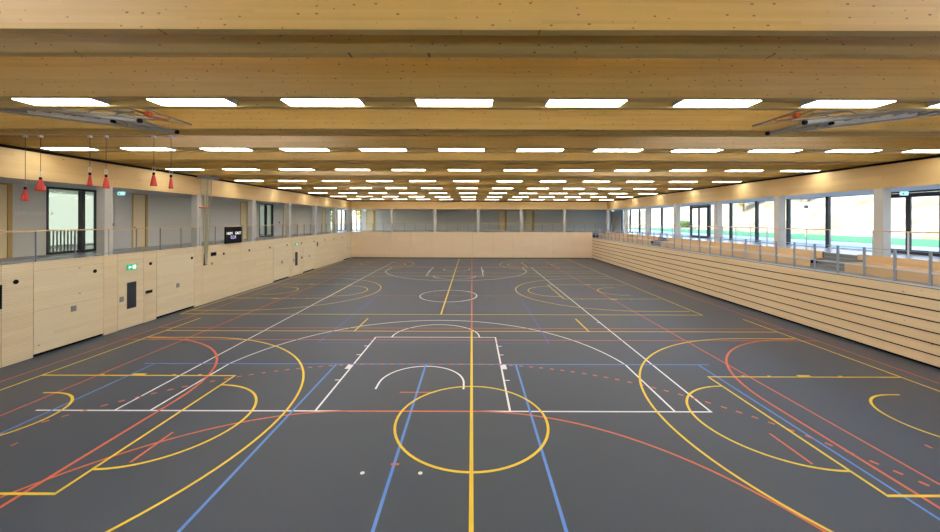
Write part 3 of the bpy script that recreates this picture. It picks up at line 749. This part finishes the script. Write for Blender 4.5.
# ------------------------------------------------------------------ right bleacher front and tiers
ZR = 2.66
e = empty('retracted_bleacher', (XR+.2, 23, 0)); tag(e, 'retracted timber bleacher front with dark slots along the right', 'bleacher')
ju = [-.1]+[13.42+2.24*k for k in range(-5, 15)]+[YF-.02]
ju = [j for j in ju if j <= YF-.02]
nb = 7; z0 = .07; hh = (ZR-.05-z0)/nb
for i in range(nb):
    mb = MB()
    for a, b in zip(ju[:-1], ju[1:]): mb.box(XR, XR+.03, a+.002, b-.002, z0+hh*i+.024, z0+hh*(i+1)-.024)
    mb.build('board', M['board'], e)
MB().box(XR+.08, XR+.10, -.1, YF-.02, .0, ZR-.03).build('backing', M['black'], e)
MB().box(XR-.02, XR+.12, -.1, YF-.02, ZR-.05, ZR).build('top_trim', M['light_steel'], e)
MB().box(XR+.10, 15.92, -.1, YF-.02, ZR-.08, ZR-.01).build('deck', M['gal_floor'], e)
# front railing on the bleacher
r = empty('bleacher_railing', (XR+.05, 23, ZR)); tag(r, 'steel railing with slim posts on top of the bleacher front', 'railing')
n = 0; y = 10.05
while y < YF-.2:
    MB().box(XR+.03, XR+.09, y-.035, y+.035, ZR, 3.80).build('post', M['post'], r, bevel=.006); y += 1.022; n += 1
MB().box(XR+.05, XR+.07, 9.5, YF, 3.76, 3.78).build('top_rail', M['steel'], r)
MB().box(XR+.045, XR+.075, 9.5, YF, 3.07, 3.11).build('middle_rail', M['light_steel'], r)
# fixed tiers behind with two aisles
aisles = [(15.65, 17.25), (31.0, 32.6)]
secs = [(9.0, 15.65), (17.25, 31.0), (32.6, YF)]
tl = ['near right block before the first aisle', 'middle block between the two aisles', 'far block beyond the second aisle']
for i, (a, b) in enumerate(secs):
    for lvl, (x0, x1, zt_, zb_) in enumerate(((15.93, 16.745, 3.05, .0), (16.75, 16.885, 3.36, .0))):
        ya = a; yb = b + (0 if lvl == 0 or i == 2 else .25); ya = ya+(0 if lvl == 0 or i == 0 else .25)
        e = empty('seating_tier', ((x0+x1)/2, (a+b)/2, ZR)); tag(e, '%s timber seating tier, %s' % (['lower', 'upper'][lvl], tl[i]), 'seating tier', 'timber seating tiers on the right')
        MB().box(x0, x0+.03, ya, yb-.002, zb_, zt_).build('riser', M['riser'], e)
        MB().box(x0+.03, x1, ya+.03, yb-.03, zt_-.04, zt_-.002).build('tread', M['riser'], e)
        MB().box(x0+.031, x1, ya, ya+.028, zb_, zt_-.042).build('end_panel', M['black'], e)
for i, (a, b) in enumerate(aisles):
    e = empty('aisle_steps', (16.4, (a+b)/2, ZR)); tag(e, 'grey steps in the %s aisle between seating tiers' % ['nearer', 'farther'][i], 'steps')
    for j, (x0, zt_) in enumerate(((15.93, 2.82), (16.25, 2.98), (16.55, 3.14), (16.8, 3.30))):
        MB().box(x0, 16.74 if x0 < 16.6 else 16.885, a+(.01 if x0 < 16.6 else .26), b-.01+(.25 if x0 > 16.6 else 0), zt_-.17, zt_).build('step', M['gal_floor'], e)
# timber handrails beside the columns
rr = [(9.2, 15.45, 'near right section'), (17.25, 30.9, 'middle section'), (32.7, YF-.4, 'far section')]
for a, b, l in rr:
    e = empty('gallery_railing', (16.9, (a+b)/2, ZG)); tag(e, 'timber handrail on white posts along the right gallery, %s' % l, 'railing', 'right gallery handrails')
    MB().bar((16.915, a, 4.39), (16.915, b, 4.39), .05, .045).build('handrail', M['rail_wood'], e)
    n = max(2, int(round((b-a)/1.2777)))
    for i in range(n+1):
        yy = a+.02+(b-a-.04)*i/n
        MB().box(16.90, 16.93, yy-.022, yy+.022, 3.312, 4.37).build('post', M['light_steel'], e)
    MB().box(16.908, 16.922, a, b, 3.50, 3.515).build('lower_rail', M['steel'], e)

# ------------------------------------------------------------------ right window wall
def win_bay(y0, y1, kind):
    global wn, dn
    if kind == 'door': dn += 1; e = empty('door_%d' % dn, (XRW, (y0+y1)/2, ZG))
    else: wn += 1; e = empty('window_%d' % wn, (XRW, (y0+y1)/2, ZG))
    f = MB(); w = .075
    f.box(XRW-.04, XRW+.12, y0, y0+w, ZG, ZS); f.box(XRW-.04, XRW+.12, y1-w, y1, ZG, ZS)
    if kind == 'door': f.box(XRW-.04, XRW+.12, y0+w, y1-w, ZG, ZG+.07); f.box(XRW-.04, XRW+.12, y0+w, y1-w, ZS-.07, ZS)
    else:
        MB().box(XRW-.02, XRW+.12, y0+w, y1-w, ZG, ZG+.05).build('sill', M['light_steel'], e)
        MB().box(XRW-.02, XRW+.12, y0+w, y1-w, ZS-.05, ZS).build('head_rail', M['light_steel'], e)
    f.build('door_frame' if kind == 'door' else 'window_frame', M['anthracite'], e)
    if kind == 'door':
        m_ = (y0+y1)/2
        for p, q in ((y0+w, m_), (m_, y1-w)):
            lf = MB(); t = .09
            lf.box(XRW-.07, XRW+.0, p, p+t, ZG+.02, ZS-.09); lf.box(XRW-.07, XRW+.0, q-t, q, ZG+.02, ZS-.09)
            lf.box(XRW-.07, XRW+.0, p+t, q-t, ZG+.02, ZG+.2); lf.box(XRW-.07, XRW+.0, p+t, q-t, ZS-.28, ZS-.09)
            lo = lf.build('door_leaf', M['anthracite'], e)
            MB().box(XRW-.045, XRW-.03, p+t, q-t, ZG+.2, ZS-.28).build('pane', M['glass'], lo)
            MB().box(XRW-.13, XRW-.07, (q-.06 if q == m_ else p+.02), (q-.02 if q == m_ else p+.06), ZG+.85, ZG+1.35).build('handle', M['steel'], lo)
    else:
        MB().box(XRW+.03, XRW+.05, y0+w, y1-w, ZG+.07, ZS-.07).build('pane', M['glass'], e)
    return e
H = BAY/2
k = 2
while k*H < YB-.5:
    y0 = k*H; y1 = y0+H
    kind = 'door' if k in (6, 12) else 'win'
    if k*H > 47.5: break
    e = win_bay(y0, min(y1, YB), kind)
    struct(e, ('black framed glass door in the right window wall, %s' % ('at right photo edge' if k == 6 else 'middle distance') if kind == 'door' else ('tall window in the right gallery wall, %s bay counted from the right photo edge' % ORD[k-6] if k > 6 else 'tall window of the right gallery outside the photo')), 'door' if kind == 'door' else 'window')
    k += 1
yend = k*H
mb = MB(); mb.box(XRW-.05, XRW+.25, yend, YB+.25, ZG, ZS); mb.box(XRW, XRW+.25, YN, 2*H, ZG, ZS); mb.box(XRW, XRW+.3, YN, YB+.25, ZS, ZB+BH+.4); mb.box(XRW, XRW+.3, YN, YB+.25, -.3, ZG-.15)
mb.box(XRW-.0, XRW+.3, 2*H, yend, ZG-.15, ZG)
o = mb.build('wall_right', M['grey_wall']); struct(o, 'grey wall above and beyond the right windows', 'wall')

# ------------------------------------------------------------------ near end gallery (behind the camera): unseen glazing added to light the beams
mb = MB()
mb.box(XLB-.25, XRW+.3, YN-.25, YN, -.3, ZG+.2); mb.box(XLB-.25, XRW+.3, YN-.25, YN, 5.0, ZB+BH+.4); mb.box(XLB-.25, -16.0, YN-.25, YN, ZG+.2, 5.0); mb.box(18, XRW+.3, YN-.25, YN, ZG+.2, 5.0)
o = mb.build('wall_near', M['grey_wall']); struct(o)
for j in range(8):
    x0 = -16.0+34.0/8*j; x1 = x0+34.0/8; wn += 1
    e = empty('window_%d' % wn, ((x0+x1)/2, YN, ZG)); struct(e)  # made-up window, lets daylight reach the beam faces
    f = MB(); f.box(x0, x0+.08, YN-.2, YN-.05, ZG+.2, 5.0); f.box(x1-.08, x1, YN-.2, YN-.05, ZG+.2, 5.0); f.build('window_frame', M['anthracite'], e)
    MB().box(x0+.08, x1-.08, YN-.12, YN-.1, ZG+.2, 5.0).build('pane', M['glass'], e)

# ------------------------------------------------------------------ outside
GZ = ZG-.05
o = MB().box(XRW+.3, 27.5, -20, 75, GZ-.02, GZ).build('terrace_paving', M['paving']); struct(o, 'pale paving outside the right windows', 'paving')
o = MB().box(XRW+.3, 40, -20, 75, GZ-.5, GZ-.02).build('outer_ground', M['earth']); struct(o)
o = MB().box(27.5, 38.5, -20, 75, GZ-.02, GZ+.015).build('lawn', M['lawn']); tag(o, 'strip of green lawn beyond the right windows', 'lawn', kind='stuff')
bm = bmesh.new(); nx, ny = 24, 60; grid = []
for i in range(nx+1):
    row = []
    for j in range(ny+1):
        t = i/nx; x = 38.4+45*t; y = -25+125*j/ny
        z = GZ-.03+24*(t**.9)*(1-.25*t)+(.5*math.sin(.23*y+3*t)+.4*math.sin(.51*y-5*t))*min(1, t*5)
        row.append(bm.verts.new((x, y, z)))
    grid.append(row)
for i in range(nx):
    for j in range(ny): bm.faces.new((grid[i][j], grid[i+1][j], grid[i+1][j+1], grid[i][j+1]))
mb = MB(); mb.bm.free(); mb.bm = bm
o = mb.build('hillside', M['hill'], normals=True, smooth=True); struct(o, 'dry grassy hillside rising beyond the lawn', 'hillside')
o = MB().box(-70, XLB-.25, -20, 90, GZ-.4, GZ-.05).build('outer_ground', M['earth']); struct(o)
o = MB().box(XLB-.25, XRW+.3, YB+.25, 100, GZ-.4, GZ-.05).build('outer_ground', M['paving']); struct(o)
o = MB().box(XLB-.25, XRW+.3, -50, YN-.25, GZ-.4, GZ-.05).build('outer_ground', M['paving']); struct(o)
def tree(x, y, z, h, r, mat, name, label, cat='tree', n=900, bush=False, grp=None):
    e = empty(name, (x, y, z)); tag(e, label, cat, grp)
    rr = random.Random(int(x*13+y*7)); bm = bmesh.new()
    blobs = [(Vector((rr.uniform(-.5, .5)*r, rr.uniform(-.5, .5)*r, h*rr.uniform(.45, .85) if not bush else h*rr.uniform(.3, .7))), r*rr.uniform(.45, .75)) for _ in range(7)]
    for _ in range(n):
        c, br = rr.choice(blobs); d = Vector((rr.gauss(0, 1), rr.gauss(0, 1), rr.gauss(0, 1))).normalized()
        p = c+d*br*(rr.random()**.4); s = r*.10*rr.uniform(.6, 1.4)
        if p.z < .3: p.z = .3+rr.random()*.2
        u = Vector((rr.gauss(0, 1), rr.gauss(0, 1), rr.gauss(0, 1))).normalized(); v = u.orthogonal().normalized()*s; w = u.cross(v).normalized()*s*.6
        bm.faces.new([bm.verts.new(p+q) for q in (-v, w, v, -w)])
    mb = MB(); mb.bm.free(); mb.bm = bm
    mb.build('foliage', mat, e, None, normals=False).location = (0, 0, 0)
    t = MB(); t.tube((0, 0, 0), (.05*r, 0, h*.5), h*.03, h*.015, 8)
    if not bush:
        for c, br in blobs[:4]: t.tube((.03*r, 0, h*.35), c, h*.014, h*.006, 6)
    t.build('trunk', M['bark'], e, None).location = (0, 0, 0)
def hz(x, y):
    t = (x-38.4)/45; return GZ-.03+24*(t**.9)*(1-.25*t)+(.5*math.sin(.23*y+3*t)+.4*math.sin(.51*y-5*t))*min(1, t*5)-.1
tree(37.0, 64.0, GZ+.02, 1.5, 1.2, M['leaf_green'], 'bush', 'dark green rounded bush beyond the lawn, seen left of the distant glass door', 'bush', bush=True)
tree(46, 50, hz(46, 50), 4.0, 2.3, M['leaf_rust'], 'tree', 'pale rust tree on the hillside, seen through the middle right windows')
tree(43, 58, hz(43, 58), 5.0, 2.4, M['leaf_yellow'], 'tree', 'yellow tree on the hillside in the farthest right windows')
tree(50, 39, hz(50, 39), 4.0, 2.2, M['leaf_rust'], 'tree', 'rusty shrub tree upper hillside left of the slim lamp post')
tree(-17.0, 58.0, GZ-.05, 4.5, 1.8, M['leaf_yellow'], 'tree', 'bright yellow tree outside the narrow far left window')
tree(-23.0, 57.0, GZ-.05, 4.0, 1.6, M['leaf_green'], 'tree', 'green tree outside the bright far left corner window')
e = empty('lamp_post', (32.5, 35.6, GZ+.016)); tag(e, 'slim lamp post on the lawn beyond the right windows', 'lamp post')
MB().tube((0, 0, 0), (0, 0, 2.75), .07, .045, 12).build('post', M['light_steel'], e, None).location = (0, 0, 0)
MB().lathe([(.08, 2.75), (.17, 2.8), (.17, 3.0), (.05, 3.06)], 16).build('lamp_head', M['anthracite'], e, None).location = (0, 0, 0)

# ------------------------------------------------------------------ light
w = bpy.data.worlds.new('World'); SC.world = w; w.use_nodes = True; nt = w.node_tree
sk = nt.nodes.new('ShaderNodeTexSky'); sk.sky_type = 'NISHITA'; sk.sun_disc = False
sk.sun_elevation = math.radians(38); sk.sun_rotation = math.radians(-95); sk.air_density = 1.0; sk.dust_density = 1.5
bg = nt.nodes['Background']; bg.inputs['Strength'].default_value = .75
nt.links.new(sk.outputs[0], bg.inputs['Color'])
sd = bpy.data.lights.new('sun', 'SUN'); sd.energy = 6.0; sd.angle = math.radians(.6); sd.color = (1, .95, .86)
so = bpy.data.objects.new('sun', sd); C.objects.link(so)
to = Vector((-.78, -.06, .62)).normalized(); so.rotation_euler = to.to_track_quat('Z', 'Y').to_euler(); so.location = (-60, 0, 60)

# ------------------------------------------------------------------ camera
cd = bpy.data.cameras.new('camera'); cam = bpy.data.objects.new('camera', cd); C.objects.link(cam)
cam.location = (0, 0, 4.81); cam.rotation_euler = (PI/2, -.0025, 0)
cd.sensor_width = 36; cd.lens = 366/940*36; cd.shift_x = -2/940; cd.shift_y = -46/940; cd.clip_start = .05; cd.clip_end = 500
SC.camera = cam
SC.view_settings.view_transform = 'Standard'; SC.view_settings.look = 'None'; SC.view_settings.gamma = 1; SC.view_settings.use_curve_mapping = False
SC.view_settings.exposure = 0.48
try:
    SC.cycles.use_denoising = True; SC.cycles.use_light_tree = True; SC.cycles.max_bounces = 12; SC.cycles.diffuse_bounces = 6; SC.cycles.transparent_max_bounces = 24
    SC.cycles.sample_clamp_indirect = 8
except Exception: pass
